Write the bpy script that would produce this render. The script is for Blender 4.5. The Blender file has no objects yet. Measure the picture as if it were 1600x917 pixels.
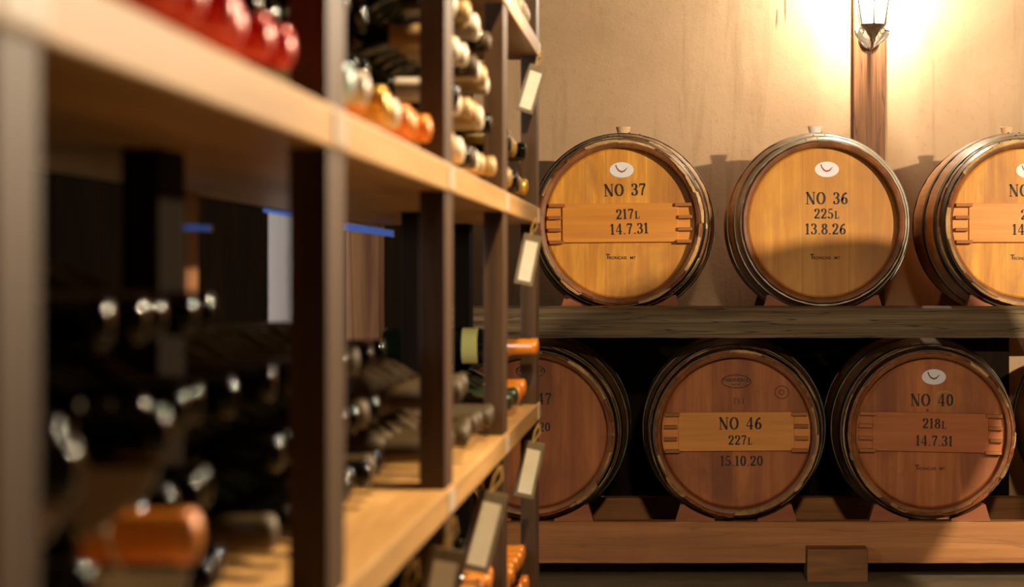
import bpy, bmesh, math, random
from mathutils import Vector, Matrix
random.seed(7)
PI = math.pi
sc = bpy.context.scene
C = sc.collection

# ------------------------------------------------------------------ object helpers
def obj(name, bm, mats, parent=None, smooth=None):
    me = bpy.data.meshes.new(name)
    bm.normal_update()
    bm.to_mesh(me); bm.free()
    if not isinstance(mats, (list, tuple)): mats = [mats]
    for m in mats: me.materials.append(m)
    if smooth is not None:
        for p in me.polygons: p.use_smooth = True
        try: me.set_sharp_from_angle(angle=math.radians(smooth))
        except Exception: pass
    o = bpy.data.objects.new(name, me); C.objects.link(o)
    if parent: o.parent = parent
    return o
def tag(o, label, cat, group=None):
    o['label'] = label; o['category'] = cat
    if group: o['group'] = group
    return o
def struct(o):
    o['kind'] = 'structure'; return o
def empty(name, loc=(0, 0, 0), rot=(0, 0, 0)):
    o = bpy.data.objects.new(name, None); C.objects.link(o)
    o.location = loc; o.rotation_euler = rot; o.empty_display_size = .05
    return o
def copy_tree(o, parent=None):
    c = o.copy(); C.objects.link(c); c.parent = parent
    for ch in [x for x in o.children]:
        copy_tree(ch, c)
    return c

# ------------------------------------------------------------------ mesh helpers
def box(bm, x0, x1, y0, y1, z0, z1, bev=0, mat=0):
    r = bmesh.ops.create_cube(bm, size=1)
    vs = r['verts']
    for v in vs:
        v.co = Vector((x0 + (v.co.x + .5) * (x1 - x0), y0 + (v.co.y + .5) * (y1 - y0), z0 + (v.co.z + .5) * (z1 - z0)))
    fs = set(f for v in vs for f in v.link_faces)
    if bev:
        es = list(set(e for v in vs for e in v.link_edges))
        r = bmesh.ops.bevel(bm, geom=es, offset=bev, segments=2, affect='EDGES', profile=.6)
        fs = set(r['faces']) | set(f for f in fs if f.is_valid)
    for f in fs:
        if f.is_valid: f.material_index = mat
def lathe(bm, prof, n=32, axis='X', mat=0, close=False):
    """prof: list of (a, r) along the axis"""
    rings = []
    for a, r in prof:
        if r < 1e-6:
            p = (a, 0, 0) if axis == 'X' else ((0, a, 0) if axis == 'Y' else (0, 0, a))
            rings.append([bm.verts.new(p)])
        else:
            ring = []
            for i in range(n):
                t = 2 * PI * i / n; c, s = r * math.cos(t), r * math.sin(t)
                ring.append(bm.verts.new((a, c, s) if axis == 'X' else ((c, a, s) if axis == 'Y' else (c, s, a))))
            rings.append(ring)
    seq = list(zip(rings, rings[1:]))
    if close: seq.append((rings[-1], rings[0]))
    for A, B in seq:
        for i in range(n):
            j = (i + 1) % n
            if len(A) == 1 and len(B) == 1: continue
            if len(A) == 1: f = bm.faces.new((A[0], B[i], B[j]))
            elif len(B) == 1: f = bm.faces.new((A[i], A[j], B[0]))
            else: f = bm.faces.new((A[i], A[j], B[j], B[i]))
            f.material_index = mat
def fixn(bm):
    bmesh.ops.recalc_face_normals(bm, faces=bm.faces[:])
def prism(bm, pts, a0, a1, plane='XZ', mat=0):
    """polygon extruded along the missing axis"""
    def P(p, a):
        if plane == 'XZ': return (p[0], a, p[1])
        if plane == 'YZ': return (a, p[0], p[1])
        return (p[0], p[1], a)
    A = [bm.verts.new(P(p, a0)) for p in pts]; B = [bm.verts.new(P(p, a1)) for p in pts]
    n = len(pts)
    fs = [bm.faces.new(A), bm.faces.new(B[::-1])]
    for i in range(n): fs.append(bm.faces.new((A[i], B[i], B[(i + 1) % n], A[(i + 1) % n])))
    for f in fs: f.material_index = mat
def tube(bm, pts, r, n=8, mat=0):
    pts = [Vector(p) for p in pts]
    rings = []
    for i, p in enumerate(pts):
        d = (pts[min(i + 1, len(pts) - 1)] - pts[max(i - 1, 0)]).normalized()
        a = Vector((0, 0, 1)) if abs(d.z) < .9 else Vector((1, 0, 0))
        u = d.cross(a).normalized(); v = d.cross(u)
        rr = r[i] if isinstance(r, (list, tuple)) else r
        rings.append([bm.verts.new(p + rr * (math.cos(2 * PI * k / n) * u + math.sin(2 * PI * k / n) * v)) for k in range(n)])
    for A, B in zip(rings, rings[1:]):
        for i in range(n):
            f = bm.faces.new((A[i], A[(i + 1) % n], B[(i + 1) % n], B[i])); f.material_index = mat
    bm.faces.new(rings[0]); bm.faces.new(rings[-1][::-1])

# ------------------------------------------------------------------ materials
class N:
    def __init__(s, name):
        s.m = bpy.data.materials.new(name); s.m.use_nodes = True
        s.t = s.m.node_tree; s.b = s.t.nodes['Principled BSDF']
    def n(s, typ, **k):
        x = s.t.nodes.new(typ)
        for a, v in k.items(): setattr(x, a, v)
        return x
    def l(s, a, b): s.t.links.new(a, b)
    def coords(s, scale=(1, 1, 1), rot=(0, 0, 0), rnd=True):
        tc = s.n('ShaderNodeTexCoord'); mp = s.n('ShaderNodeMapping')
        mp.inputs['Scale'].default_value = scale; mp.inputs['Rotation'].default_value = rot
        s.l(tc.outputs['Object'], mp.inputs['Vector'])
        if rnd:
            oi = s.n('ShaderNodeObjectInfo'); mu = s.n('ShaderNodeMath', operation='MULTIPLY'); mu.inputs[1].default_value = 37.0
            s.l(oi.outputs['Random'], mu.inputs[0])
            cb = s.n('ShaderNodeCombineXYZ'); s.l(mu.outputs[0], cb.inputs[1]); s.l(mu.outputs[0], cb.inputs[0])
            s.l(cb.outputs[0], mp.inputs['Location'])
        return mp.outputs[0], tc
    def noise(s, vec, scale, detail=5, rough=.6, dist=0):
        x = s.n('ShaderNodeTexNoise'); x.inputs['Scale'].default_value = scale
        x.inputs['Detail'].default_value = detail; x.inputs['Roughness'].default_value = rough
        x.inputs['Distortion'].default_value = dist
        s.l(vec, x.inputs['Vector']); return x.outputs['Fac']
    def ramp(s, fac, stops):
        r = s.n('ShaderNodeValToRGB'); e = r.color_ramp.elements
        e[0].position, e[0].color = stops[0][0], (*stops[0][1], 1)
        e[1].position, e[1].color = stops[-1][0], (*stops[-1][1], 1)
        for p, c in stops[1:-1]:
            q = e.new(p); q.color = (*c, 1)
        s.l(fac, r.inputs[0]); return r.outputs[0]
    def mix(s, a, b, fac, mode='MIX'):
        x = s.n('ShaderNodeMix', data_type='RGBA', blend_type=mode)
        for sock, v in ((x.inputs[6], a), (x.inputs[7], b)):
            if isinstance(v, tuple): sock.default_value = (*v, 1)
            else: s.l(v, sock)
        if isinstance(fac, (int, float)): x.inputs[0].default_value = fac
        else: s.l(fac, x.inputs[0])
        return x.outputs[2]
    def math(s, op, a, b=None):
        x = s.n('ShaderNodeMath', operation=op)
        for i, v in enumerate((a, b)):
            if v is None: continue
            if isinstance(v, (int, float)): x.inputs[i].default_value = v
            else: s.l(v, x.inputs[i])
        return x.outputs[0]
    def bump(s, h, strength=.3, dist=.002):
        b = s.n('ShaderNodeBump'); b.inputs['Strength'].default_value = strength; b.inputs['Distance'].default_value = dist
        s.l(h, b.inputs['Height']); s.l(b.outputs[0], s.b.inputs['Normal'])
    def out(s, col=None, rough=.6, metal=0, spec=.5, coat=0):
        if col is not None:
            if isinstance(col, tuple): s.b.inputs['Base Color'].default_value = (*col, 1)
            else: s.l(col, s.b.inputs['Base Color'])
        s.b.inputs['Roughness'].default_value = rough; s.b.inputs['Metallic'].default_value = metal
        s.b.inputs['Specular IOR Level'].default_value = spec; s.b.inputs['Coat Weight'].default_value = coat
        return s.m
def sc3(c, k): return tuple(x * k for x in c)

def wood(name, dark, light, grain=(40, 40, 2.5), rough=.55, spec=.4, planks=None, stain=None, bump=.35, ring=False, cracks=0):
    """grain: scale of the noise per axis, small along the grain"""
    dark = (dark[0], dark[1] * .88, dark[2] * .68); light = (light[0], light[1] * .88, light[2] * .68)
    w = N(name); v, tc = w.coords(grain)
    g = w.noise(v, 1, 7, .65, .3)
    col = w.ramp(g, [(.3, dark), (.5, tuple((a + b) / 2 for a, b in zip(dark, light))), (.68, light)])
    v2, _ = w.coords(tuple(x * .12 for x in grain))
    g2 = w.noise(v2, 1, 3, .5, 1.2)
    col = w.mix(col, sc3(dark, .8), w.math('MULTIPLY', w.ramp(g2, [(.5, (0, 0, 0)), (.75, (1, 1, 1))]), .5))
    if ring:
        v4, _ = w.coords((9, 9, 1.6)); wv = w.n('ShaderNodeTexWave', wave_type='RINGS'); wv.inputs['Scale'].default_value = 1.6
        wv.inputs['Distortion'].default_value = 6; wv.inputs['Detail'].default_value = 2; w.l(v4, wv.inputs['Vector'])
        col = w.mix(col, dark, w.math('MULTIPLY', wv.outputs['Fac'], .3))
    if planks:
        sep = w.n('ShaderNodeSeparateXYZ'); w.l(tc.outputs['Object'], sep.inputs[0])
        oi = w.n('ShaderNodeObjectInfo')
        q = w.math('ADD', w.math('DIVIDE', sep.outputs[planks[0]], planks[1]), w.math('MULTIPLY', oi.outputs['Random'], 11.3))
        nz = w.n('ShaderNodeTexWhiteNoise', noise_dimensions='1D'); w.l(w.math('FLOOR', q), nz.inputs['W'])
        k = w.ramp(nz.outputs['Value'], [(0, (.80, .75, .70)), (.5, (.96, .94, .91)), (1, (1.08, 1.07, 1.04))])
        col = w.mix(col, k, 1, 'MULTIPLY')
        fr = w.math('FRACT', q)
        edge = w.math('LESS_THAN', w.math('MINIMUM', fr, w.math('SUBTRACT', 1, fr)), .012)
        col = w.mix(col, sc3(dark, .45), w.math('MULTIPLY', edge, .38))
    if stain:
        v3, _ = w.coords((1, 1, .6)); s = w.noise(v3, stain[1], 4, .6, .5)
        col = w.mix(col, stain[0], w.ramp(s, [(.48, (0, 0, 0)), (.7, (stain[2],) * 3)]))
    if cracks:
        v5, _ = w.coords(tuple(x * .6 for x in grain)); s = w.noise(v5, 1.3, 2, .5, .2)
        col = w.mix(col, sc3(dark, .2), w.ramp(s, [(.5 + .0, (0, 0, 0)), (.515, (cracks,) * 3), (.53, (0, 0, 0))]))
    w.bump(g, bump, .0015)
    return w.out(col, rough, 0, spec)

M = {}
M['head_fresh'] = wood('fresh_oak_head', (.58, .25, .035), (.93, .52, .095), (26, 26, 2.2), .5, .4, planks=(0, .074), stain=((.40, .16, .04), 6, .75))
M['head_smooth'] = wood('smooth_oak_head', (.62, .28, .045), (.93, .54, .115), (20, 20, 1.6), .45, .4, planks=(0, .083), stain=((.42, .19, .06), 5, .65), ring=True)
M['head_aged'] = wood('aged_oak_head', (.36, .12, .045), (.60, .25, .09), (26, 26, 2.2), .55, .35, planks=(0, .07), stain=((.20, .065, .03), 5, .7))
M['bar'] = wood('oak_cross_bar', (.66, .27, .04), (.88, .42, .075), (1.8, 30, 26), .45, .45, bump=.2)
M['bar_aged'] = wood('aged_oak_cross_bar', (.42, .13, .045), (.58, .22, .07), (1.8, 30, 26), .5, .4, bump=.2)
M['peg'] = wood('oak_peg', (.30, .12, .035), (.5, .22, .07), (3, 40, 40), .6)
M['stave'] = wood('oak_stave', (.42, .21, .075), (.70, .40, .16), (30, 2.5, 30), .5, .45, bump=.3)
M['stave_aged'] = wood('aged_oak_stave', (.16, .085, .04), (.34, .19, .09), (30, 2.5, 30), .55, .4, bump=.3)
M['chime'] = wood('oak_chime', (.12, .045, .018), (.36, .15, .05), (14, 14, 14), .5, .45)
M['bark'] = wood('split_chestnut_hoop', (.46, .26, .11), (.95, .74, .42), (16, 16, 16), .6, .35, bump=.8)
M['bark_red'] = wood('reddish_bark_hoop', (.14, .045, .018), (.42, .17, .06), (50, 50, 50), .6, .35, bump=.8)
M['bark_dark'] = wood('weathered_bark_hoop', (.10, .055, .022), (.92, .64, .32), (9, 9, 9), .6, .35, bump=.8)
M['bark_inner'] = wood('dark_wicker_binding', (.10, .045, .02), (.30, .13, .05), (60, 60, 60), .7)
M['chock'] = wood('red_brown_chock', (.26, .085, .035), (.42, .16, .07), (3, 20, 20), .6)
M['beam'] = wood('weathered_grey_beam', (.055, .040, .022), (.27, .215, .14), (1.6, 26, 60), .65, .35, bump=1.4, cracks=.9)
M['beam_low'] = wood('reddish_sill_beam', (.33, .145, .06), (.58, .30, .13), (1.0, 22, 22), .6, .35, bump=.5, stain=((.30, .12, .05), 3, .5), cracks=.3)
M['block'] = wood('timber_block', (.16, .075, .03), (.34, .18, .08), (3, 26, 26), .65, bump=.7)
M['post_wall'] = wood('dark_wall_timber', (.11, .05, .022), (.42, .20, .09), (42, 42, 2.0), .5, .4, bump=.9, cracks=.7)
M['rack_board'] = wood('pale_shelf_board', (.44, .26, .10), (.80, .52, .23), (18, 1.2, 24), .42, .5, bump=.4)
M['rack_dark'] = wood('shade_dark_post', (.010, .006, .003), (.022, .013, .007), (26, 26, 1.6), .85, .05)  # inner posts and rails: shade inside the rack put into the colour
M['rack_daylit'] = wood('daylit_post', (.62, .55, .5), (.85, .8, .76), (40, 40, .8), .6, .3)  # daylight on one rear post put into a paler colour
M['rack_post'] = wood('brown_rack_post', (.036, .020, .011), (.125, .07, .036), (26, 26, 1.6), .45, .3, bump=.3)
M['rack_rear'] = wood('tan_rear_post', (.20, .075, .02), (.62, .30, .10), (30, 30, 1.6), .5, .4, bump=.9, cracks=.8)
M['shade_boards'] = wood('shade_black_boards', (.006, .004, .003), (.018, .011, .007), (20, 20, 1.5), .8, .1, planks=(0, .16))  # near-black colour standing in for shade, on two added panels
M['kraft'] = wood('dusty_paper', (.20, .12, .05), (.34, .22, .10), (8, 20, 20), .8, .2)

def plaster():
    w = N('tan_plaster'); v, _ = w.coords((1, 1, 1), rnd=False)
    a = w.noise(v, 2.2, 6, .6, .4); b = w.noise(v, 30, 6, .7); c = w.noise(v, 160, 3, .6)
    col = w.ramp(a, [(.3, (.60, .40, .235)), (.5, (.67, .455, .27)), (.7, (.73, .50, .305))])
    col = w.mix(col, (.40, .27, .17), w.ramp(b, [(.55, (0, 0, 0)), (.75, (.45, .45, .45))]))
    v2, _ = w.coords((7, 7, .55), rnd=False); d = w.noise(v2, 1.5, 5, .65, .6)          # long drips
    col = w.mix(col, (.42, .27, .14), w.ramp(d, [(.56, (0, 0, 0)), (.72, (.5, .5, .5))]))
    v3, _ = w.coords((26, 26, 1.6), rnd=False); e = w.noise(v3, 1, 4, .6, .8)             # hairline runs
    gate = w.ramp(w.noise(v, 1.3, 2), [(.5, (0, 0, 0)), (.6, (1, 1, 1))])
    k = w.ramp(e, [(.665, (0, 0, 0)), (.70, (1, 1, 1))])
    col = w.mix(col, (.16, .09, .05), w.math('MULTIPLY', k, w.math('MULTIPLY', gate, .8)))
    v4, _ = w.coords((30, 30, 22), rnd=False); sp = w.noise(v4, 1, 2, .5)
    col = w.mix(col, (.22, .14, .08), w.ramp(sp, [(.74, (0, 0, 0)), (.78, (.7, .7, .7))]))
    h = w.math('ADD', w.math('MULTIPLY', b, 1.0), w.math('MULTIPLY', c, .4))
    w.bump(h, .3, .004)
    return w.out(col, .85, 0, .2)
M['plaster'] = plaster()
def low_bounce():  # plaster of the unseen walls, darkened to cut bounced light
    w = N('low_bounce_plaster'); v, _ = w.coords((1, 1, 1), rnd=False)
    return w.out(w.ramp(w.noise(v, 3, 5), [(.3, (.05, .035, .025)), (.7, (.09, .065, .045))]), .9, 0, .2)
M['low_bounce'] = low_bounce()
def concrete():
    w = N('worn_concrete'); v, _ = w.coords((1, 1, 1), rnd=False)
    a = w.noise(v, 5, 6, .65); col = w.ramp(a, [(.3, (.15, .12, .07)), (.7, (.26, .21, .13))])
    w.bump(w.noise(v, 60, 4), .4, .004); return w.out(col, .8, 0, .3)
M['concrete'] = concrete()
def simple(name, col, rough=.5, metal=0, spec=.5, coat=0, var=0, sc_=40):
    w = N(name)
    if var:
        v, _ = w.coords((1, 1, 1)); f = w.noise(v, sc_, 4)
        c = w.ramp(f, [(.3, sc3(col, 1 - var)), (.7, sc3(col, 1 + var))])
        return w.out(c, rough, metal, spec, coat)
    v, _ = w.coords((1, 1, 1)); f = w.noise(v, 20, 2)
    c = w.ramp(f, [(.3, sc3(col, .94)), (.7, col)])
    return w.out(c, rough, metal, spec, coat)
M['hoop_iron'] = simple('dark_iron_hoop', (.075, .075, .06), .42, .75, .5, var=.35, sc_=9)
M['hoop_zinc'] = simple('galvanised_hoop', (.30, .30, .26), .42, .75, .5, var=.3, sc_=9)
M['ink'] = simple('stencil_ink', (.022, .014, .010), .6, var=.3, sc_=120)
M['ink_faint'] = simple('faded_ink', (.10, .038, .018), .7, var=.3, sc_=120)
M['paper'] = simple('white_sticker', (.93, .92, .90), .5)
M['ochre'] = simple('ochre_stain', (.42, .24, .07), .7, var=.3)
M['redmark'] = simple('red_wax_mark', (.25, .02, .01), .6)
M['swoosh'] = simple('crimson_print', (.42, .03, .05), .5)
M['swoosh_dark'] = simple('dark_print', (.10, .05, .03), .5)
M['silicone'] = simple('white_bung', (.93, .92, .90), .4)
M['bungwood'] = simple('pale_bung', (.85, .62, .34), .5)
M['iron'] = simple('lantern_iron', (.16, .13, .10), .4, .6, .5, var=.3)
M['whitemetal'] = simple('white_enamel', (.75, .70, .62), .3, .1)
M['glass'] = simple('dark_green_glass', (.005, .008, .003), .07, 0, .32, .0)
M['daylight_blue'] = simple('daylight_blue_tint', (.14, .26, .70), .35)  # blue daylight put into the colour of the added rear strips
M['glass_red'] = simple('dark_red_glass', (.10, .006, .008), .12, 0, .6, .5)
M['glass_dusty'] = simple('dusty_olive_glass', (.075, .047, .018), .5, 0, .3, 0, var=.4, sc_=30)
M['string'] = simple('yellow_string', (.50, .30, .07), .7)
M['card'] = simple('cream_card', (.92, .80, .56), .6, var=.06)
M['tagframe'] = simple('olive_tag_board', (.22, .16, .08), .6, var=.2)
M['sticker'] = simple('cream_price_sticker', (.72, .60, .45), .35)
M['winelabel'] = simple('paper_wine_label', (.55, .48, .36), .6, var=.1)
M['gold_label'] = simple('gold_foil_label', (.98, .80, .18), .25, 0)
CAPS = {
 'cream': ((.78, .66, .50), .32, .0), 'orange': ((.86, .26, .02), .35, .1), 'gold': ((.72, .42, .06), .3, .4),
 'red': ((.80, .03, .03), .3, .1), 'pale blue': ((.55, .80, .82), .35, .1), 'olive': ((.09, .06, .026), .45, .0), 'black': ((.005, .004, .003), .07, .0),
 'green': ((.03, .05, .02), .3, .2), 'tan': ((.50, .33, .14), .4, .1), 'dark red': ((.16, .012, .012), .3, .1)}
for k, (c, r, m) in CAPS.items():
    M['cap_' + k] = simple(k.replace(' ', '_') + '_capsule', c, r, m, .3 if k in ('black', 'olive') else .6, 0 if k in ('black', 'olive') else .2)

# ------------------------------------------------------------------ lettering
def ell(cx, cy, rx, ry, a0, a1, n=14):
    return [(cx + rx * math.cos(math.radians(a0 + (a1 - a0) * i / n)), cy + ry * math.sin(math.radians(a0 + (a1 - a0) * i / n))) for i in range(n + 1)]
G = {  # strokes in a unit-high box: (points, mode) ; mode 'a' = pen width follows direction, a number = fixed width
 'N': (.78, [([(.13, 0), (.13, 1)], .065), ([(.10, 1), (.66, 0)], .17), ([(.66, 0), (.66, 1)], .065), ([(.0, .025), (.27, .025)], .05), ([(.0, .975), (.2, .975)], .05), ([(.53, .975), (.79, .975)], .05)]),
 'O': (.72, [(ell(.36, .5, .29, .47, 0, 360, 28), 'a')]),
 '0': (.56, [(ell(.28, .5, .2, .46, 0, 360, 28), 'a')]),
 '1': (.40, [([(.2, 0), (.2, 1)], .16), ([(.03, .8), (.19, .97)], .07), ([(.02, .03), (.38, .03)], .06)]),
 '2': (.56, [(ell(.27, .73, .2, .23, 170, -20, 14) + [(.34, .42), (.07, .08)], 'a'), ([(.04, .07), (.52, .07)], .13), ([(.50, .05), (.53, .25)], .05), (ell(.12, .74, .05, .05, 0, 360, 8), .09)]),
 '3': (.54, [(ell(.24, .75, .19, .21, 150, -80, 14), 'a'), (ell(.24, .28, .22, .25, 85, -150, 16), 'a'), ([(.15, .53), (.3, .53)], .05), (ell(.09, .2, .035, .035, 0, 360, 8), .08), (ell(.1, .8, .03, .03, 0, 360, 8), .07)]),
 '4': (.60, [([(.40, 0), (.40, 1)], .15), ([(.38, .97), (.04, .32)], .06), ([(.02, .28), (.58, .28)], .07), ([(.26, .025), (.54, .025)], .05)]),
 '5': (.54, [([(.12, .93), (.46, .93)], .12), ([(.12, .95), (.10, .52)], .06), (ell(.24, .30, .22, .27, 125, -150, 18), 'a'), (ell(.09, .16, .03, .03, 0, 360, 8), .08)]),
 '6': (.56, [(ell(.28, .29, .19, .25, 0, 360, 24), 'a'), ([(.10, .30), (.12, .55), (.22, .80), (.38, .93), (.45, .95)], 'a'), (ell(.42, .87, .025, .025, 0, 360, 8), .07)]),
 '7': (.54, [([(.04, .92), (.50, .92)], .14), ([(.05, .95), (.04, .70)], .05), ([(.49, .90), (.30, .5), (.22, 0)], .12)]),
 '8': (.56, [(ell(.28, .745, .16, .2, 0, 360, 20), 'a'), (ell(.28, .27, .2, .24, 0, 360, 22), 'a')]),
 'L': (.50, [([(.15, 0), (.15, .74)], .13), ([(.02, .02), (.46, .02)], .05), ([(.44, .02), (.46, .22)], .05), ([(.03, .72), (.28, .72)], .05)]),
 'T': (.62, [([(.3, 0), (.3, 1)], .10), ([(.03, .95), (.58, .95)], .07)]),
 'X': (.60, [([(.05, 1), (.52, 0)], .10), ([(.52, 1), (.05, 0)], .05)]),
 '.': (.20, [(ell(.1, .05, .02, .02, 0, 360, 8), .09)]),
 ' ': (.42, []),
}
def stroke(bm, pts, mode, ox, oz, h, y):
    P = [Vector((ox + p[0] * h, oz + p[1] * h)) for p in pts]
    closed = (P[0] - P[-1]).length < 1e-6
    n = len(P); L = []; R = []
    for i in range(n):
        a = P[i - 1] if i > 0 else (P[-2] if closed else P[0]); b = P[i + 1] if i < n - 1 else (P[1] if closed else P[-1])
        d = (b - a).normalized(); nn = Vector((-d.y, d.x))
        w = (.065 + .125 * abs(d.y) ** 1.3) if mode == 'a' else mode * 1.12
        w *= h / 2
        L.append(bm.verts.new((P[i].x + nn.x * w, y, P[i].y + nn.y * w))); R.append(bm.verts.new((P[i].x - nn.x * w, y, P[i].y - nn.y * w)))
    for i in range(n - 1):
        bm.faces.new((L[i], L[i + 1], R[i + 1], R[i]))
def lettering(text, h, cx, cz, y, parent, mat='ink', gap=.11, roll=0, name='stencilled_marking'):
    if ' ' in text:
        ws = text.split(' '); wd = [(sum(G[c][0] + gap for c in w) - gap) * h for w in ws]; sp = (.42 + 2 * gap) * h
        x = -(sum(wd) + sp * (len(ws) - 1)) / 2
        for w, d in zip(ws, wd):
            lettering(w, h, cx + x + d / 2, cz - math.sin(roll) * (x + d / 2), y, parent, mat, gap, roll, name); x += d + sp
        return
    bm = bmesh.new()
    tw = sum(G[c][0] + gap for c in text) - gap
    x = -tw * h / 2
    for c in text:
        for pts, mode in G[c][1]: stroke(bm, pts, mode, x, -h / 2, h, 0)
        x += (G[c][0] + gap) * h
    fixn(bm)
    for f in bm.faces:
        if f.normal.y > 0: f.normal_flip()
    o = obj(name, bm, M[mat], parent); o.location = (cx, y, cz); o.rotation_euler = (0, roll, 0)
    return o
def small_text(text, h, cx, cz, y, parent, mat='ink', name='small_lettering'):
    cu = bpy.data.curves.new(name, 'FONT'); cu.body = text; cu.size = h * 1.35; cu.align_x = 'CENTER'; cu.align_y = 'CENTER'; cu.offset = h * .03
    t = bpy.data.objects.new('t', cu); C.objects.link(t); bpy.context.view_layer.update()
    me = bpy.data.meshes.new_from_object(t.evaluated_get(bpy.context.evaluated_depsgraph_get()))
    bpy.data.objects.remove(t)
    me.name = name; me.materials.clear(); me.materials.append(M[mat])
    o = bpy.data.objects.new(name, me); C.objects.link(o); o.parent = parent
    o.location = (cx, y, cz); o.rotation_euler = (PI / 2, 0, 0)
    return o
def ring_mark(name, cx, cz, rx, rz, w, y, parent, mat='ink'):
    bm = bmesh.new(); n = 40
    A = [bm.verts.new((rx * math.cos(2 * PI * i / n), 0, rz * math.sin(2 * PI * i / n))) for i in range(n)]
    B = [bm.verts.new(((rx - w) * math.cos(2 * PI * i / n), 0, (rz - w) * math.sin(2 * PI * i / n))) for i in range(n)]
    for i in range(n): bm.faces.new((A[i], A[(i + 1) % n], B[(i + 1) % n], B[i]))
    o = obj(name, bm, M[mat], parent); o.location = (cx, y, cz); return o
def sticker(cx, cz, y, parent, print_mat='swoosh', mat='paper'):
    bm = bmesh.new(); lathe(bm, [(0, 0), (0, 1), (.0008, 1), (.0008, 0)], 40, 'Y'); fixn(bm)
    bmesh.ops.scale(bm, vec=(.043, 1, .0275), verts=bm.verts[:])
    o = obj('oval_sticker', bm, M[mat], parent); o.location = (cx, y - .0009, cz)
    bm = bmesh.new()
    pts = [(-.5, .42), (-.42, .18), (-.25, -.05), (-.02, -.16), (.22, -.08), (.48, .2)]
    ws = [.10, .10, .12, .14, .12, .03]
    L = []; R = []
    for i, p in enumerate(pts):
        a = Vector(pts[max(i - 1, 0)]); b = Vector(pts[min(i + 1, 5)]); d = (b - a).normalized()
        L.append(bm.verts.new(((p[0] - d.y * ws[i] / 2) * .043, 0, (p[1] + d.x * ws[i] / 2) * .043)))
        R.append(bm.verts.new(((p[0] + d.y * ws[i] / 2) * .043, 0, (p[1] - d.x * ws[i] / 2) * .043)))
    for i in range(5): bm.faces.new((L[i], L[i + 1], R[i + 1], R[i]))
    s = obj('printed_swoosh', bm, M[print_mat], o); s.location = (0, -.0004, 0)
    return o

# ------------------------------------------------------------------ barrels
RB, RE, LEN = .341, .288, .95
def rad(y): return RB - (RB - RE) * abs((y - LEN / 2) / (LEN / 2)) ** 2
def stave_mesh(mat):
    bm = bmesh.new(); n = 96
    hr = .267
    prof = [(.048, hr - .001), (.006, hr + .002), (0, hr + .012), (0, RE - .004), (.006, rad(.006))]
    prof += [(y, rad(y)) for y in [LEN * i / 18 for i in range(1, 18)]]
    prof += [(LEN - .006, rad(LEN)), (LEN, RE - .006), (LEN, hr), (LEN - .05, hr - .001)]
    lathe(bm, prof, n, 'Y')
    rnd = random.Random(3)
    # slight flat of every stave (24 around), a groove at each joint
    for v in bm.verts:
        t = math.atan2(v.co.z, v.co.x); k = (t / (2 * PI) * 24) % 1
        g = .0016 if min(k, 1 - k) < .1 else 0
        r = math.hypot(v.co.x, v.co.z)
        if r > RE - .002 and r > 0: s = (r - g) / r; v.co.x *= s; v.co.z *= s
    fixn(bm)
    for f in bm.faces:
        c = f.calc_center_median()
        if c.y < .05 and math.hypot(c.x, c.z) < RE - .001: f.material_index = 1
    return obj('staves', bm, [M[mat], M['chime']], None, 40)
def hoop_bm(y0, y1, t=.003):
    bm = bmesh.new()
    k = 4; pr = [(y0 + (y1 - y0) * i / k, rad(y0 + (y1 - y0) * i / k) + t) for i in range(k + 1)]
    inn = [(y, r - t - .0015) for y, r in pr[::-1]]
    lathe(bm, pr + inn, 96, 'Y', close=True); fixn(bm)
    # rivets at the lap on the top
    for q in (-.02, .02):
        ym = (y0 + y1) / 2; r = rad(ym) + t
        a = PI / 2 + .12 + q / r
        m = Matrix.Translation((r * math.cos(a), ym, r * math.sin(a)))
        bmesh.ops.create_icosphere(bm, subdivisions=1, radius=.004, matrix=m)
    return bm
def split_hoop(seed, parent, y0, rbase, amp, th, dep, mat=('bark', 'bark_red', .3)):
    """rough split-wood hoop: overlapping lengths with ragged ends"""
    rnd = random.Random(seed); bm = bmesh.new(); n = 300
    seg = []; i = 0
    while i < n:
        L = rnd.randint(5, 22); off = rnd.uniform(-amp, amp); y = rnd.uniform(-.004, .004); tk = rnd.uniform(.55, 1.25) * th
        mi = 1 if rnd.random() < mat[2] else 0
        for j in range(L): seg.append((off, y, tk * (1 - .45 * abs(j / L - .5)), mi))
        i += L
    rings = []
    for i in range(n):
        o_, y_, t_, mi_ = seg[i]; a = 2 * PI * i / n
        r = rbase + o_ + rnd.uniform(-.0008, .0008)
        P = [(r - t_ / 2, y0 + y_), (r - t_ * .25, y0 + y_ - .005), (r + t_ / 2, y0 + y_ - .001), (r + t_ / 2, y0 + y_ + dep), (r - t_ / 2, y0 + dep)]
        rings.append([bm.verts.new((p[0] * math.cos(a), p[1], p[0] * math.sin(a))) for p in P])
    for i in range(n):
        A, B = rings[i], rings[(i + 1) % n]
        for k in range(5): bm.faces.new((A[k], A[(k + 1) % 5], B[(k + 1) % 5], B[k])).material_index = seg[i][3]
    fixn(bm)
    return obj('split_wood_hoop', bm, [M[mat[0]], M[mat[1]]], parent)
_hoops = {}
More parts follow.
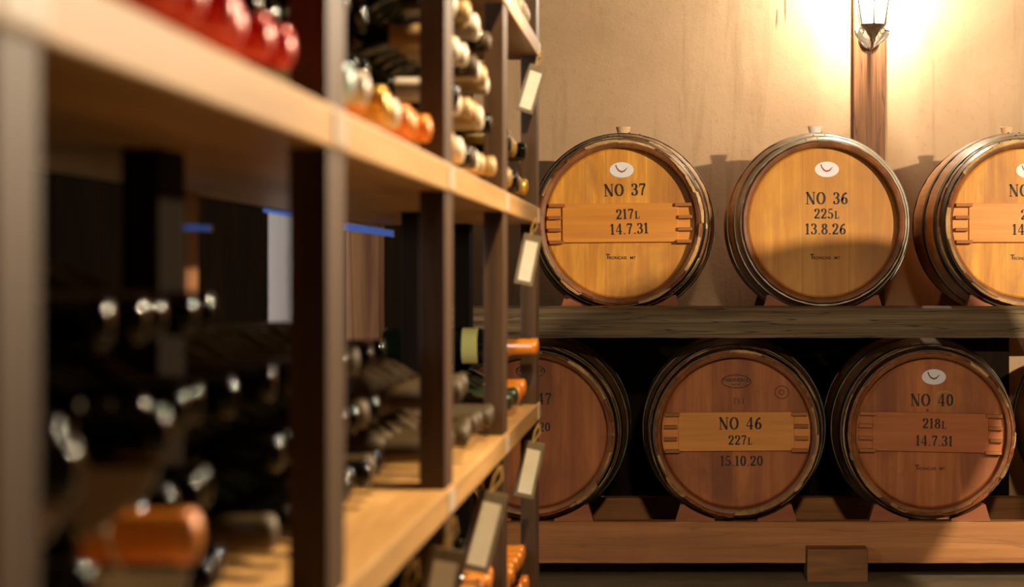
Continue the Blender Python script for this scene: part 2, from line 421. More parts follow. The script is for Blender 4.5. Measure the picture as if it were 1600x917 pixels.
def barrel(name, x, z, yf, seed, head='head_fresh', stave='stave', rough=True, bar=None, roll=0, bung='silicone', label='', group=None, hoop='hoop_iron', spin=0):
    root = empty(name, (x, yf, z), (0, roll, 0)); tag(root, label, 'barrel', group)
    rnd = random.Random(seed)
    key = stave
    if key not in _hoops:
        _hoops[key] = stave_mesh(stave); s = _hoops[key]
    else:
        s = _hoops[key].copy(); C.objects.link(s)
    s.parent = root
    for y0, y1 in ((.016, .058), (.115, .150), (.285, .320), (.63, .665), (.80, .835), (.892, .934)):
        o = obj('hoop', hoop_bm(y0, y1), M[hoop], root, 40); o.rotation_euler = (0, rnd.uniform(-.3, .3), 0)
    if rough:
        mt = ('bark', 'bark_red', .3) if stave == 'stave' else ('bark_dark', 'bark_red', .5)
        split_hoop(seed, root, -.001, .2865, .005, .014, .016, mt)
        split_hoop(seed + 50, root, .070, .3045, .0025, .008, .014, mt)
    # heads
    bm = bmesh.new(); lathe(bm, [(.046, 0), (.046, .2600), (.050, .2665), (.062, .2665), (.062, 0)], 72, 'Y'); fixn(bm)
    h = obj('head', bm, M[head], root, 30)
    bm = bmesh.new(); lathe(bm, [(LEN - .06, 0), (LEN - .06, .261), (LEN - .045, .261), (LEN - .045, 0)], 48, 'Y'); fixn(bm)
    obj('rear_head', bm, M[head], root, 30)
    yh = .046
    bo = None
    if bar:
        z1, z0, bm_mat, broll = bar
        bo_bm = bmesh.new()
        hw = .205
        box(bo_bm, -hw, hw, -.016, 0, z0, z1, .0015)
        def chord(zz): return math.sqrt(max(.2635 ** 2 - zz * zz, 0))
        for s_ in (-1, 1):
            pts = [(s_ * hw, z0 + .001), (s_ * chord(z0), z0 + .001), (s_ * (chord((z0) * .5)), z0 * .5), (s_ * .2625, 0), (s_ * chord(z1 * .5), z1 * .5), (s_ * chord(z1), z1 - .001), (s_ * hw, z1 - .001)]
            prism(bo_bm, pts, -.008, 0)
        fixn(bo_bm)
        bo = obj('cross_bar', bo_bm, M[bm_mat], root); bo.location = (0, yh - .0002, 0); bo.rotation_euler = (0, broll, 0)
        for s_ in (-1, 1):
            for q in range(4):
                zz = z1 - .006 - (z1 - z0 - .008) * q / 3
                xa = (.197 if q in (0, 3) else .207) + rnd.uniform(-.004, .004); xb = min(.255, math.sqrt(.2605 ** 2 - zz * zz))
                pb = bmesh.new(); box(pb, min(s_ * xa, s_ * xb), max(s_ * xa, s_ * xb), -.030, -.006, zz - .0065, zz + .0055, .0015)
                obj('peg', pb, M['peg'], bo)
    # bung
    bm = bmesh.new(); zr = rad(LEN / 2)
    lathe(bm, [(zr - .012, 0), (zr - .012, .017), (zr + .028, .0275), (zr + .030, .026), (zr + .030, 0)], 28, 'Z'); fixn(bm)
    o = obj('bung', bm, M[bung], root, 40); o.location = (0, LEN / 2, 0)
    return root, h, bo, yh
YF = 7.50; S = 440.0
def px(cx, cy, X, Y, bcx, bcy): return (X - bcx) / S, (bcy - Y) / S
UZ, LZ = 1.263, .519
def marks(root, h, bo, yh, bc, items):
    yb = yh - .0008
    for it in items:
        kind, X, Y = it[0], it[1], it[2]
        dx, dz = (X - bc[0]) / S, (bc[1] - Y) / S
        if kind == 'sticker': sticker(dx, dz, yb, h, *(it[3:] or ()))
        elif kind == 'head': lettering(it[3], it[4], dx, dz, yb, h, roll=it[5] if len(it) > 5 else 0)
        elif kind == 'faint': lettering(it[3], it[4], dx, dz, yb, h, mat='ink_faint')
        elif kind == 'bar': lettering(it[3], it[4], dx, dz, -.0168, bo, roll=it[5] if len(it) > 5 else 0)
        elif kind == 'small': small_text(it[3], it[4], dx, dz, yb, h, it[5] if len(it) > 5 else 'ink')
        elif kind == 'ring': ring_mark('oval_stamp' if it[3] != it[4] else 'round_stamp', dx, dz, it[3], it[4], it[5], yb, h, it[6])

c37 = (969, 348)
b = barrel('wine_barrel', (c37[0] - 1053) / 442, UZ, YF, 11, bar=(.070, -.068, 'bar', -.008), roll=0, bung='bungwood',
    label='oak wine barrel marked NO 37, 217L, on the upper beam at left', group='barrels on the rack')
marks(*b, c37, [('sticker', 971, 265), ('head', 976, 296, 'NO 37', .043, -.03), ('bar', 981, 334, '217L', .036, -.03), ('bar', 983, 357, '14.7.31', .038, -.03), ('small', 949.5, 400.5, 'T', .0185), ('small', 965, 402.5, 'RON\u00c7AIS', .0108), ('small', 988.5, 402.5, 'MT', .0108)])
c36 = (1287, 347)
b = barrel('wine_barrel', (c36[0] - 1053) / 442, UZ + .002, YF, 12, head='head_smooth', rough=False, hoop='hoop_zinc',
    label='smooth oak barrel without cross bar marked NO 36, 225L, in upper row', group='barrels on the rack')
marks(*b, c36, [('sticker', 1293, 264), ('head', 1293, 309, 'NO 36', .043), ('head', 1293, 333, '225L', .036), ('head', 1291, 357, '13.8.26', .039), ('small', 1270, 400.5, 'T', .0185), ('small', 1285.5, 402.5, 'RON\u00c7AIS', .0108), ('small', 1309, 402.5, 'MT', .0108)])
c38 = (1606, 347)
b = barrel('wine_barrel', (c38[0] - 1053) / 442, UZ, YF, 13, bar=(.070, -.068, 'bar', 0), bung='bungwood',
    label='oak barrel cut off by right edge, upper row, barred head with NO marking', group='barrels on the rack')
marks(*b, c38, [('sticker', 1609, 265), ('head', 1612, 296, 'NO 38', .043), ('bar', 1615, 334, '217L', .036), ('bar', 1613, 357, '14.7.31', .038), ('small', 1584.5, 400.5, 'T', .0185), ('small', 1600, 402.5, 'RON\u00c7AIS', .0108), ('small', 1623.5, 402.5, 'MT', .0108)])
cL = (831, 674)
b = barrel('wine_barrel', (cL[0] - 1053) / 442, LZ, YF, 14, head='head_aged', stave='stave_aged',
    label='red-brown barrel without cross bar in lower row, partly behind the rack end', group='barrels on the rack')
marks(*b, cL, [('ring', 828, 578, .053, .024, .003, 'ink'), ('small', 828, 577, 'TARANSAUD', .013), ('head', 829, 621, 'NO 47', .041), ('head', 828, 645, '227L', .032), ('head', 829, 665, '15.10.20', .032)])
c46 = (1150.5, 676)
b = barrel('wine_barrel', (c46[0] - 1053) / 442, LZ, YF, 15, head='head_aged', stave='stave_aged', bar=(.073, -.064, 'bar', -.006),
    label='barrel marked NO 46, 227L, with a pale orange cross bar, lower row', group='barrels on the rack')
marks(*b, c46, [('ring', 1151, 596, .053, .0245, .003, 'ink'), ('small', 1151, 594, 'TARANSAUD', .0125), ('small', 1151, 601, 'BEAUNE', .006), ('faint', 1155, 627, 'TXT', .021), ('ring', 1222, 613, .026, .024, .003, 'ink_faint'), ('ring', 1222, 613, .0095, .0095, .003, 'ink_faint'),
    ('bar', 1157, 661, 'NO 46', .043), ('bar', 1157, 687, '227L', .034), ('head', 1159, 720, '15.10.20', .036)])
c40 = (1455, 676)
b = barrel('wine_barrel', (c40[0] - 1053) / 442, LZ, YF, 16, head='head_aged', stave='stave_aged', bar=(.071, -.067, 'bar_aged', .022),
    label='barrel marked NO 40, 218L, with a cream oval sticker, lower row', group='barrels on the rack')
marks(*b, c40, [('sticker', 1461, 589, 'swoosh_dark'), ('ring', 1478, 625, .037, .035, .007, 'ochre'), ('ring', 1451, 641, .005, .005, .0045, 'redmark'), ('head', 1458, 625, 'NO 40', .043), ('bar', 1461, 661, '218L', .036), ('bar', 1461, 688, '14.7.31', .037), ('small', 1435, 730.5, 'T', .0185), ('small', 1450.5, 732.5, 'RON\u00c7AIS', .0108), ('small', 1474, 732.5, 'MT', .0108)])
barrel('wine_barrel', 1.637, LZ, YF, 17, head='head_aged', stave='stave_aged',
    label='dark barrel sliver at the right edge of the lower row', group='barrels on the rack')

# ------------------------------------------------------------------ barrel rack timbers, chocks
def beam(name, x0, x1, prof, mat, label, seed=0):
    rnd = random.Random(seed); bm = bmesh.new(); n = 60; rings = []
    for i in range(n + 1):
        x = x0 + (x1 - x0) * i / n
        rings.append([bm.verts.new((x, y + rnd.uniform(-.0012, .0012), z + rnd.uniform(-.0012, .0008))) for y, z in prof])
    k = len(prof)
    for A, B in zip(rings, rings[1:]):
        for j in range(k): bm.faces.new((A[j], A[(j + 1) % k], B[(j + 1) % k], B[j]))
    bm.faces.new(rings[0]); bm.faces.new(rings[-1][::-1]); fixn(bm)
    o = obj(name, bm, M[mat]); tag(o, label, 'beam', 'beams carrying the barrels'); return o
ut = UZ - .3155; lt = LZ - .3155
beam('rack_beam', -1.0, 2.45, [(7.40, .860), (7.40, .942), (7.412, .962), (7.435, .971), (7.475, .970), (7.488, .950), (7.492, ut), (7.61, ut), (7.61, .858)], 'beam', 'weathered grey-brown beam under the upper row of barrels, front side', 1)
beam('rack_beam', -1.0, 2.45, [(8.345, .84), (8.345, ut), (8.425, ut), (8.425, .84)], 'beam', 'rear beam behind the weathered one, under the upper barrels', 2)
beam('rack_beam', -1.0, 2.45, [(7.535, .058), (7.535, lt - .006), (7.541, lt), (7.612, lt), (7.612, .058)], 'beam_low', 'reddish sill beam under the lower row of barrels, front side', 3)
beam('rack_beam', -1.0, 2.45, [(8.345, .058), (8.345, lt), (8.425, lt), (8.425, .058)], 'beam_low', 'rear sill beam in the dark behind the lower barrels', 4)
# posts carrying the upper beams at both ends, outside the view
for xx in (-.93, 2.40):
    for yy in (7.47, 8.478):
        bm = bmesh.new(); box(bm, xx - .045, xx + .045, yy - .05, yy + .05, 0, .857 if yy < 8 else .92, .005)
        tag(obj('rack_upright', bm, M['beam']), ('left ' if xx < 0 else 'right ') + ('front' if yy < 8 else 'rear') + ' upright timber holding up the barrel beams', 'post', 'uprights of the barrel rack')
# blocks under the sill beam
def block(x0, x1, label):
    bm = bmesh.new()
    prism(bm, [(7.450, 0), (7.440, .118), (7.531, .121), (7.531, .056), (7.66, .056), (7.66, 0)], x0, x1, 'YZ'); fixn(bm)
    bmesh.ops.bevel(bm, geom=bm.edges[:], offset=.003, segments=1, affect='EDGES')
    tag(obj('timber_block', bm, M['block']), label, 'block', 'blocks under the sill beam')
block(.467, .680, 'short timber block wedged under the reddish sill beam below NO 40')
block(2.15, 2.36, 'timber block under the right end of the sill beam')
bm = bmesh.new(); box(bm, -.99, 2.44, 8.35, 8.42, 0, .057, .004)
tag(obj('timber_runner', bm, M['block']), 'low timber runner on the floor under the rear sill beam', 'timber')
def chock(cx, zc, side, label, mat='chock', yw=(7.55, 7.608), grow=1.0):
    """wedge between beam and barrel; its sloped side follows the barrel"""
    R = .3160; top = zc - .3155
    pts = []
    a0, a1 = 14, 36 * grow
    arc = [math.radians(a0 + (a1 - a0) * i / 6) for i in range(7)]
    P = [(side * R * math.sin(a), zc - R * math.cos(a)) for a in arc]
    P = [p for p in P if p[1] > top + .002]
    tip = P[-1]
    poly = [(P[0][0], top + .0004)] + P + [(tip[0] + side * .012, tip[1]), (tip[0] + side * .03, top + .0004)]
    bm = bmesh.new(); prism(bm, poly, yw[0], yw[1]); fixn(bm)
    o = obj('barrel_chock', bm, M[mat]); o.location = (cx, 0, 0)
    tag(o, label, 'chock', 'chocks wedged beside the barrels')
for nm, (bx, zc) in {'NO 37': ((c37[0] - 1053) / 442, UZ), 'NO 36': ((c36[0] - 1053) / 442, UZ + .002), 'the cut-off upper barrel': ((c38[0] - 1053) / 442, UZ),
        'the lower barrel behind the rack end': ((cL[0] - 1053) / 442, LZ), 'NO 46': ((c46[0] - 1053) / 442, LZ), 'NO 40': ((c40[0] - 1053) / 442, LZ), 'the lower sliver barrel': (1.637, LZ)}.items():
    if nm == 'NO 36': zc -= .002
    for s_, sd in ((-1, 'left'), (1, 'right')):
        chock(bx, zc, s_, f'red-brown wooden chock at the {sd} foot of barrel {nm}' if nm.startswith('NO') else f'red-brown wooden chock at the {sd} foot of {nm}')
        if zc > .9 or nm in ('NO 46', 'NO 40'):
            pass
    for s_, sd in ((-1, 'left'), (1, 'right')):
        chock(bx, zc, s_, f'rear {sd} chock behind ' + (f'barrel {nm}' if nm.startswith('NO') else nm), yw=(8.348, 8.395))

# ------------------------------------------------------------------ room shell
def wallbox(name, *a, mat='plaster'):
    bm = bmesh.new(); box(bm, *a); return struct(obj(name, bm, M[mat]))
YW = 8.70
wallbox('wall_back', -2.8, 3.8, YW, YW + .2, -.1, 3.0)
wallbox('wall_right', 3.6, 3.8, -2.0, YW, -.1, 3.0, mat='low_bounce')
wallbox('wall_front', -2.8, 3.8, -2.2, -2.0, -.1, 3.0, mat='low_bounce')
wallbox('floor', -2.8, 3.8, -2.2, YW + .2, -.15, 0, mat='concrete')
wallbox('ceiling', -2.8, 3.8, -2.2, YW + .2, 2.9, 3.05, mat='low_bounce')
# left wall with a window opening
bm = bmesh.new()
wy0, wy1, wz0, wz1 = 1.9, 2.6, 1.2, 1.8
box(bm, -2.8, -2.6, -2.0, wy0, 0, 2.9); box(bm, -2.8, -2.6, wy1, YW, 0, 2.9)
box(bm, -2.8, -2.6, wy0, wy1, 0, wz0); box(bm, -2.8, -2.6, wy0, wy1, wz1, 2.9)
struct(obj('wall_left', bm, M['low_bounce']))
bm = bmesh.new()
for a in ((wy0, wy0 + .05, wz0, wz1), (wy1 - .05, wy1, wz0, wz1), (wy0 + .05, wy1 - .05, wz0, wz0 + .05), (wy0 + .05, wy1 - .05, wz1 - .05, wz1), ((wy0 + wy1) / 2 - .02, (wy0 + wy1) / 2 + .02, wz0 + .05, wz1 - .05)):
    box(bm, -2.74, -2.68, *a)
w1 = struct(obj('window_1', bm, M['rack_post']))
def emis(name, col, st):
    m = bpy.data.materials.new(name); m.use_nodes = True; t = m.node_tree; t.nodes.remove(t.nodes['Principled BSDF'])
    e = t.nodes.new('ShaderNodeEmission'); e.inputs[0].default_value = (*col, 1); e.inputs[1].default_value = st
    t.links.new(e.outputs[0], t.nodes['Material Output'].inputs[0]); return m
bm = bmesh.new(); box(bm, -2.73, -2.72, wy0 + .05, wy1 - .05, wz0 + .05, wz1 - .05)
obj('daylight_pane', bm, emis('daylit_frosted_glass', (.74, .80, 1.0), 95.0), w1)
# added near-black screen standing in for the darkness left of the barrels
wallbox('wall_shade_screen', -2.6, -.775, 7.30, 7.36, 0, 2.9, mat='shade_boards')
wallbox('wall_shade_panel', -1.2, 1.36, 8.62, 8.695, 0, .93, mat='shade_boards')  # added dark panel, makes the gaps between the lower barrels black
# timber on the back wall, with the lantern
bm = bmesh.new(); box(bm, .733, .862, YW - .03, YW, .0, 2.9, .004)
o = struct(obj('trim_1', bm, M['post_wall']))

# ------------------------------------------------------------------ wall lantern
LX, LY, LZB = .797, 8.52, 2.085        # foot of the glass
lan = empty('wall_lantern', (LX, LY, LZB)); tag(lan, 'glowing glass wall lantern on the dark timber above barrel NO 36', 'lantern')
def glassmat():
    m = bpy.data.materials.new('lit_frosted_lantern_glass'); m.use_nodes = True; t = m.node_tree; t.nodes.remove(t.nodes['Principled BSDF'])
    e = t.nodes.new('ShaderNodeEmission'); e.inputs[0].default_value = (1, .86, .62, 1); e.inputs[1].default_value = 7
    tr = t.nodes.new('ShaderNodeBsdfTransparent'); mx = t.nodes.new('ShaderNodeMixShader'); mx.inputs[0].default_value = .35
    t.links.new(tr.outputs[0], mx.inputs[1]); t.links.new(e.outputs[0], mx.inputs[2]); t.links.new(mx.outputs[0], t.nodes['Material Output'].inputs[0]); return m
gm = glassmat()
def hexr(r, z, ph=PI / 6): return [(r * math.cos(ph + k * PI / 3), r * math.sin(ph + k * PI / 3), z) for k in range(6)]
bm = bmesh.new()
lo = [bm.verts.new(p) for p in hexr(.050, 0)]; hi = [bm.verts.new(p) for p in hexr(.092, .235)]
for k in range(6): bm.faces.new((lo[k], lo[(k + 1) % 6], hi[(k + 1) % 6], hi[k]))
obj('lantern_glass', bm, gm, lan)
bm = bmesh.new()
A, B = hexr(.053, -.004), hexr(.096, .24)
for k in range(6): tube(bm, [A[k], B[k]], .0032, 6)
for ring in (A, B):
    for k in range(6): tube(bm, [ring[k], ring[(k + 1) % 6]], .004, 6)
obj('lantern_frame', bm, M['iron'], lan)
bm = bmesh.new(); lathe(bm, [(.24, .105), (.25, .105), (.30, .07), (.34, .02), (.37, .012), (.38, 0)], 6, 'Z'); fixn(bm)
obj('lantern_cap', bm, M['iron'], lan)
bm = bmesh.new(); lathe(bm, [(-.075, 0), (-.07, .010), (-.055, .012), (-.04, .022), (-.025, .030), (-.012, .050), (-.004, .054), (0, .050), (0, 0)], 24, 'Z'); fixn(bm)
obj('lantern_base', bm, M['iron'], lan, 40)
bm = bmesh.new()
for s in (-1, 1):    # scrolled white leaves either side of the base
    pts = [(s * (.012 + .05 * math.sin(t * PI * .62)), .005 + .03 * t, -.085 + .085 * t) for t in [i / 10 for i in range(11)]]
    tube(bm, pts, [.004 + .010 * math.sin(PI * i / 10) for i in range(11)], 10)
    tube(bm, [(s * (.045 + .012 * math.cos(a)), .03, -.025 + .012 * math.sin(a)) for a in [i * PI / 5 for i in range(9)]], .004, 8)
obj('lantern_scroll', bm, M['whitemetal'], lan, 60)
bm = bmesh.new()
tube(bm, [(0, 0, -.06), (0, .03, -.085), (0, .07, -.09), (0, .148, -.075)], .008, 10)
lathe(bm, [(.138, 0), (.138, .035), (.149, .045), (.1495, 0)], 24, 'Y'); 
for v in bm.verts:
    if v.co.y > .1375 and abs(v.co.x) < .05 and len(v.link_edges) > 0 and v.co.z > -.06: v.co.z -= .05
obj('lantern_bracket', bm, M['iron'], lan, 40)
bm = bmesh.new(); lathe(bm, [(.0, .014), (.03, .015), (.04, .022), (.06, .024), (.085, .014), (.102, 0)], 20, 'Z')
obj('bulb', bm, emis('lamp_glow', (1, .80, .50), 30), lan, 60)

# ------------------------------------------------------------------ wine rack
PY = [.885, 1.72, 2.58, 3.44, 4.255]
XF, XB = -.270, -.605
Z0, Z1, Z2, Z3 = 1.548, 1.214, .823, .440      # board tops
TH = .034
rack = empty('wine_rack', (-.44, 2.2, 0)); tag(rack, 'long brown timber bottle rack running from the camera towards the barrels', 'rack')
def rk(name, bm, mat, parent=rack, smooth=None):
    o = obj(name, bm, M[mat], parent, smooth)
    if parent is rack: o.location = (.44, -2.2, 0)
    return o
for i, y in enumerate([.03] + PY):
    hw = .045 if i != 1 else .03
    bm = bmesh.new(); box(bm, XF - .034, XF - .003, y - hw, y + hw, 0, 2.3, .002); rk('front_post', bm, 'rack_post')
    bm = bmesh.new(); box(bm, -.436, -.406, y - hw, y + hw, 0, 2.3, .002); rk('middle_post', bm, 'rack_dark')
    bm = bmesh.new(); box(bm, XB - .045, XB + .02, y - .035, y + .035, 0, 2.3, .002); rk('rear_post', bm, 'rack_daylit' if abs(y - 3.44) < .01 else 'rack_rear')
for zt in (1.92, Z0, Z1, Z2, Z3, .12):
    bm = bmesh.new(); box(bm, XB + .0, XF, -.2, PY[-1] + .045, zt - TH, zt, .0025)
    b_ = rk('shelf_board', bm, 'rack_board')
    if zt in (Z1, Z2, Z0):
        for y in PY:
            s = bmesh.new(); box(s, XF + .0002, XF + .0012, y - .035, y + .03, zt - TH + .004, zt - .004)
            rk('price_sticker', s, 'sticker', b_)
    bm = bmesh.new(); box(bm, XB - .022, XB - .001, -.2, PY[-1] + .03, zt - .033, zt + .0, .002); rk('rear_rail', bm, 'rack_dark')

for (y, xa, za, xb, zb2, th) in ((4.205, -.66, 1.232, -.545, 1.206, .012), (4.205, -.66, 1.183, -.555, 1.168, .014), (3.39, -.655, 1.232, -.59, 1.218, .012), (3.39, -.655, 1.190, -.59, 1.178, .010), (2.53, -.60, 1.141, -.552, 1.139, .008)):  # added strips in place of blue daylight along the rear board edges
    bm = bmesh.new(); prism(bm, [(xa, za), (xa, za - th), (xb, zb2 - th), (xb, zb2)], y, y + .012); fixn(bm)
    rk('daylight_strip', bm, 'daylight_blue')

# ------------------------------------------------------------------ bottles (neck tip at origin, body towards -X)
RBT = .0365
def bottle_proto(cap, glass='glass', label=None, neck_tag=False):
    bm = bmesh.new()
    lathe(bm, [(-.262, 0), (-.268, .012), (-.285, .022), (-.298, .030), (-.300, .033), (-.297, RBT - .001), (-.290, RBT), (-.115, RBT), (-.100, .034), (-.086, .026), (-.074, .0175), (-.066, .0150), (-.012, .0142), (-.0118, 0)], 24, 'X'); fixn(bm)
    root = obj('wine_bottle', bm, M[glass], None, 50)
    bm = bmesh.new(); lathe(bm, [(-.068, .0152), (-.0672, .0160), (-.012, .0153), (-.011, .0162), (-.003, .0162), (-.001, .0148), (.001, .011), (.0022, .006), (.0025, 0)], 20, 'X'); fixn(bm)
    obj('capsule', bm, M['cap_' + cap], root, 50)
    if label:
        bm = bmesh.new(); n = 14; A = []; B = []
        for i in range(n + 1):
            t = -PI * .45 + PI * .9 * i / n
            c, s = (RBT + .0004) * math.cos(t), (RBT + .0004) * math.sin(t)
            la, lb_ = (-.146, -.1155) if label == 'gold_label' else (-.235, -.135)
            A.append(bm.verts.new((la, s, c))); B.append(bm.verts.new((lb_, s, c)))
        for i in range(n): bm.faces.new((A[i], A[i + 1], B[i + 1], B[i]))
        obj('paper_label', bm, M[label], root, 60)
    if neck_tag:
        bm = bmesh.new(); q = [(-.085, -.019), (.0, -.018), (-.004, -.030), (-.034, -.056), (-.062, -.042)]
        A = [bm.verts.new((x, -.018 + (z + .018) * .7, z)) for x, z in q]; B = [bm.verts.new((x, -.0172 + (z + .018) * .7, z - .0005)) for x, z in q]
        bm.faces.new(A); bm.faces.new(B[::-1])
        for i in range(5): bm.faces.new((A[i], B[i], B[(i + 1) % 5], A[(i + 1) % 5]))
        fixn(bm)
        tube(bm, [(-.04, -.0188, -.0185), (-.045, -.018, -.010), (-.05, -.017, .004), (-.05, 0, .018)], .0012, 6)
        obj('neck_tag', bm, M['card'], root)
    return root
PROTO = {}
def get_bottle(cap, glass='glass', label=None, neck_tag=False):
    k = (cap, glass, label, neck_tag)
    if k not in PROTO:
        PROTO[k] = bottle_proto(*k); return PROTO[k]
    return copy_tree(PROTO[k])
ORD = ['first', 'second', 'third', 'fourth', 'fifth', 'sixth', 'seventh', 'eighth', 'ninth', 'tenth', 'eleventh']
LAY = ['bottom', 'second', 'third', 'fourth', 'fifth', 'sixth']
BAYN = {'B': 'bay nearest camera', 'C': 'third bay from barrels', 'D': 'second bay from barrels', 'E': 'bay beside barrels'}
BAY = {'B': (0, 1), 'C': (1, 2), 'D': (2, 3), 'E': (3, 4)}
LEV = {'upper': Z1, 'middle': Z2, 'lower': Z3, 'top': Z0}
rb = random.Random(21)
PIT = .0757; DZ = .0640
def fill(bay, level, layers, rule, skip=(), deep=0):
    a, c = PY[BAY[bay][0]] + .047, PY[BAY[bay][1]] - .047
    zb = LEV[level]
    n0 = int((c - a) / PIT)
    st = (c - a - n0 * PIT) / 2
    for L in range(layers):
        n = n0 - (L % 2)
        for i in range(n):
            if (L, i) in skip: continue
            r = rule(L, i)
            if r is None: continue
            if isinstance(r, str): r = (r,)
            o = get_bottle(*r)
            y = a + st + PIT * (i + .5 + (L % 2) * .5)
            dp = 0 if (r[0] == 'orange' or len(r) > 3) else (0 if level == 'upper' and L == 0 else deep)
            o.location = (XF - .012 - dp - rb.uniform(0, .014), y, zb + RBT + .0008 + DZ * L)
            o.rotation_euler = (rb.uniform(-.6, .6) if not (len(r) > 2 and (r[2] or (len(r) > 3 and r[3]))) else rb.uniform(-.15, .15), 0, rb.uniform(-.012, .012))
            gl = 'dusty' if len(r) > 1 and r[1] == 'glass_dusty' else 'dark'; cn = {'pale blue': 'blue', 'dark red': 'maroon'}.get(r[0], r[0])
            tag(o, f'{gl} {cn}-capped bottle, {ORD[i]} from near post, {LAY[L]} layer, {level} shelf, {BAYN[bay]}', 'bottle', f'bottles lying on the {level} shelf, {BAYN[bay]}')
# upper shelf
fill('B', 'upper', 4, lambda L, i: ('red', 'glass_red'))
capsC = ['pale blue', 'pale blue', 'cream', 'orange', 'gold', 'gold', 'cream', 'orange', 'orange', 'orange']
fill('C', 'upper', 4, lambda L, i: (capsC[min(i, 9)]) if L == 0 else 'black', deep=.07)
fill('D', 'upper', 4, lambda L, i: ['cream', 'black', 'cream', 'tan', 'olive', 'cream', 'tan'][(i * 3 + L * 5) % 7])
fill('E', 'upper', 2, lambda L, i: ['black', 'gold', 'black', 'black', 'tan'][(i * 2 + L) % 5])
fill('E', 'top', 2, lambda L, i: 'cream')
fill('D', 'top', 2, lambda L, i: 'cream')
# middle shelf
def midB(L, i):
    if L == 0 and i in (2,): return ('cream', 'glass', None, True)
    if L == 1 and i == 3: return ('orange', 'glass', None, True)
    if i in (0, 3) and L in (1, 2): return ('black', 'glass', None, True)
    return 'black'
fill('B', 'middle', 4, midB, skip=[(3, 0), (3, 1), (3, 2)], deep=.05)
fill('C', 'middle', 3, lambda L, i: 'olive' if (i + L) % 4 == 0 else 'black', deep=.05)
fill('D', 'middle', 2, lambda L, i: ('olive', 'glass_dusty') if L == 0 else (('olive', 'glass_dusty') if i < 5 else None))
fill('E', 'middle', 1, lambda L, i: 'orange' if i > 4 else ('olive', 'glass_dusty') if i in (0, 1) else 'green')
o = get_bottle('orange', 'glass', 'gold_label'); a = PY[3] + .047
o.location = (XF + .004, 4.15, Z2 + .1165); o.rotation_euler = (1.2, 0, 0)
tag(o, 'green bottle with orange capsule and gold label lying atop its row near the barrels', 'bottle')
# lower shelf
fill('D', 'lower', 3, lambda L, i: 'orange')
fill('E', 'lower', 2, lambda L, i: 'orange')
o = get_bottle('green'); o.location = (-.60, 3.0, Z3 + RBT + DZ * 3 + .004); o.rotation_euler = (0, 0, PI)
tag(o, 'dark green bottle lying base outwards on the orange-capped stack, lower shelf', 'bottle')

# ------------------------------------------------------------------ tags hanging from the boards
def tag_proto():
    root = empty('hanging_tag')
    bm = bmesh.new()
    tube(bm, [(0, .001, 0), (-.006, 0, -.02), (-.006, -.001, -.045)], .0022, 6); tube(bm, [(0, .001, 0), (.007, 0, -.02), (-.004, 0, -.045)], .0018, 6)
    obj('string', bm, M['string'], root)
    bm = bmesh.new(); box(bm, -.024, .024, -.002, .002, -.170, -.042, .001); f = obj('tag_board', bm, M['tagframe'], root)
    bm = bmesh.new(); box(bm, -.016, .016, -.0030, -.0021, -.160, -.060); obj('paper_card', bm, M['card'], f)
    return root
tp = tag_proto()
tags = [(-.262, 4.17, Z0 - TH, .30, .75, 'board above the bay beside the barrels, against the plaster'), (-.262, 3.98, Z1 - TH, .20, .75, 'middle board, in front of the barrel rack gap'), (-.262, 4.07, Z2 - TH, .22, .85, 'lower board, in front of the lower left barrel'),
        (-.262, 3.17, Z2 - TH, .26, .95, 'lower board in the second bay from the barrels'), (-.262, 2.50, Z2 - TH, .20, .9, 'lower board at the third post from the barrels'), (-.262, 2.13, Z2 - TH, .25, .9, 'lower board nearest the camera')]
for i, (x, y, z, rl, s, l) in enumerate(tags):
    t = tp if i == 0 else copy_tree(tp)
    t.location = (x + .004, y, z + .006); t.rotation_euler = (0, rl, .30); t.scale = (s,) * 3
    tag(t, 'cream paper tag hanging from the ' + l, 'tag', 'tags hung on the rack boards')

# ------------------------------------------------------------------ neighbouring barrel on a trestle, right of the view (throws the round shade)
barrel('wine_barrel', 1.45, 1.265, 5.02, 31, label='single oak barrel on a trestle to the right, facing the rack', roll=.1)
bm = bmesh.new()
box(bm, 1.12, 1.52, 5.18, 5.30, .84, .927, .004); box(bm, 1.12, 1.52, 5.68, 5.80, .84, .927, .004)
tr = obj('barrel_trestle', bm, M['beam']); tag(tr, 'wooden trestle carrying the single barrel at right', 'trestle')
for xx in (1.16, 1.48):
    for yy in (5.24, 5.74):
        bm = bmesh.new(); box(bm, xx - .035, xx + .035, yy - .035, yy + .035, 0, .841, .003); obj('leg', bm, M['beam'], tr)

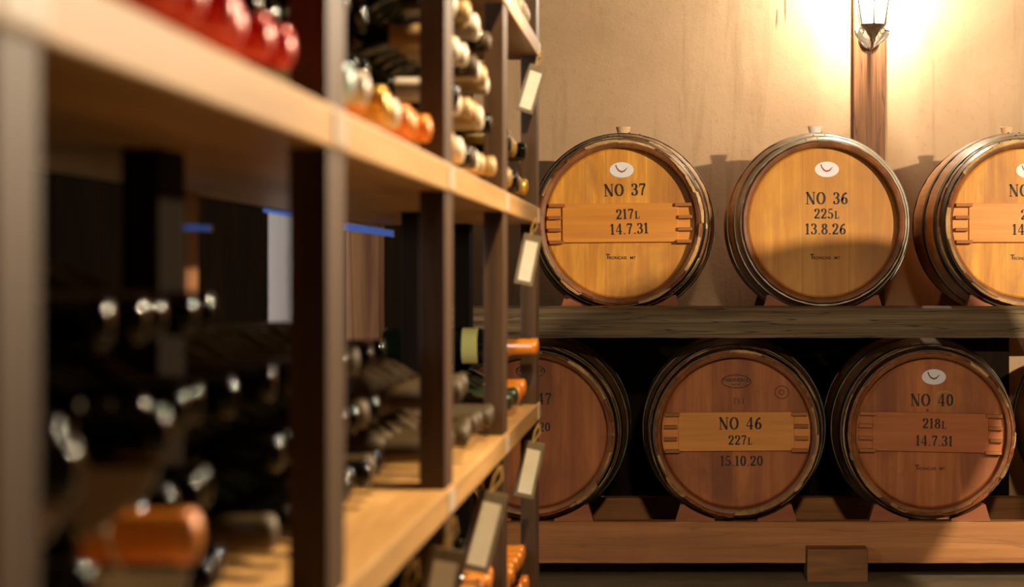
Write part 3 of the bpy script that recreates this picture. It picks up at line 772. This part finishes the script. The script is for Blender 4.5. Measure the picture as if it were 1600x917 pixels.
# ------------------------------------------------------------------ lights
def light(name, typ, loc, energy, col, size=.1, **k):
    d = bpy.data.lights.new(name, typ); d.energy = energy; d.color = col
    if typ == 'POINT': d.shadow_soft_size = size
    for a, v in k.items(): setattr(d, a, v)
    o = bpy.data.objects.new(name, d); C.objects.link(o); o.location = loc; return o
def spot(name, loc, at, energy, col, size, half, blend):
    o = light(name, 'SPOT', loc, energy, col)
    o.data.shadow_soft_size = size; o.data.spot_size = math.radians(half * 2); o.data.spot_blend = blend
    o.rotation_euler = (Vector(at) - Vector(loc)).to_track_quat('-Z', 'Y').to_euler(); return o
spot('key_lamp', (2.5, 3.85, 2.02), (.45, 7.5, 1.0), 720, (1, .80, .56), .035, 50, .35)
spot('aisle_fill', (.55, .1, 2.45), (.42, 7.5, -.02), 470, (1, .74, .46), .10, 11, .6)  # added fill spot brightening the lower barrel row
spot('shelf_lamp', (.22, 2.5, 2.6), (-.27, 2.6, 1.0), 230, (1, .77, .50), .05, 66, .3)
spot('side_fill', (2.3, 4.5, 1.95), (-.27, 2.5, 1.62), 540, (1, .76, .50), .05, 27, .7)  # added fill spot brightening board fronts and posts of the rack
light('lantern_lamp', 'POINT', (LX, LY, LZB + .17), 62, (1, .90, .74), .02)
w = bpy.data.worlds.new('dim_cellar'); sc.world = w; w.use_nodes = True
w.node_tree.nodes['Background'].inputs[0].default_value = (.30, .2, .12, 1); w.node_tree.nodes['Background'].inputs[1].default_value = .02

# ------------------------------------------------------------------ camera
cd = bpy.data.cameras.new('camera'); cam = bpy.data.objects.new('camera', cd); C.objects.link(cam)
cam.location = (0, 0, 1.08); cam.rotation_euler = (PI / 2, 0, 0)
cd.sensor_width = 36; cd.lens = 3320 / 1600 * 36
cd.shift_x = (800 - 1053) / 1600; cd.shift_y = (429 - 458.5) / 1600
cd.dof.use_dof = True; cd.dof.focus_distance = 7.5; cd.dof.aperture_fstop = 5.6
cd.clip_start = .05
sc.camera = cam
sc.view_settings.view_transform = 'Standard'; sc.view_settings.look = 'None'; sc.view_settings.gamma = 1
sc.view_settings.use_curve_mapping = False; sc.view_settings.exposure = 0
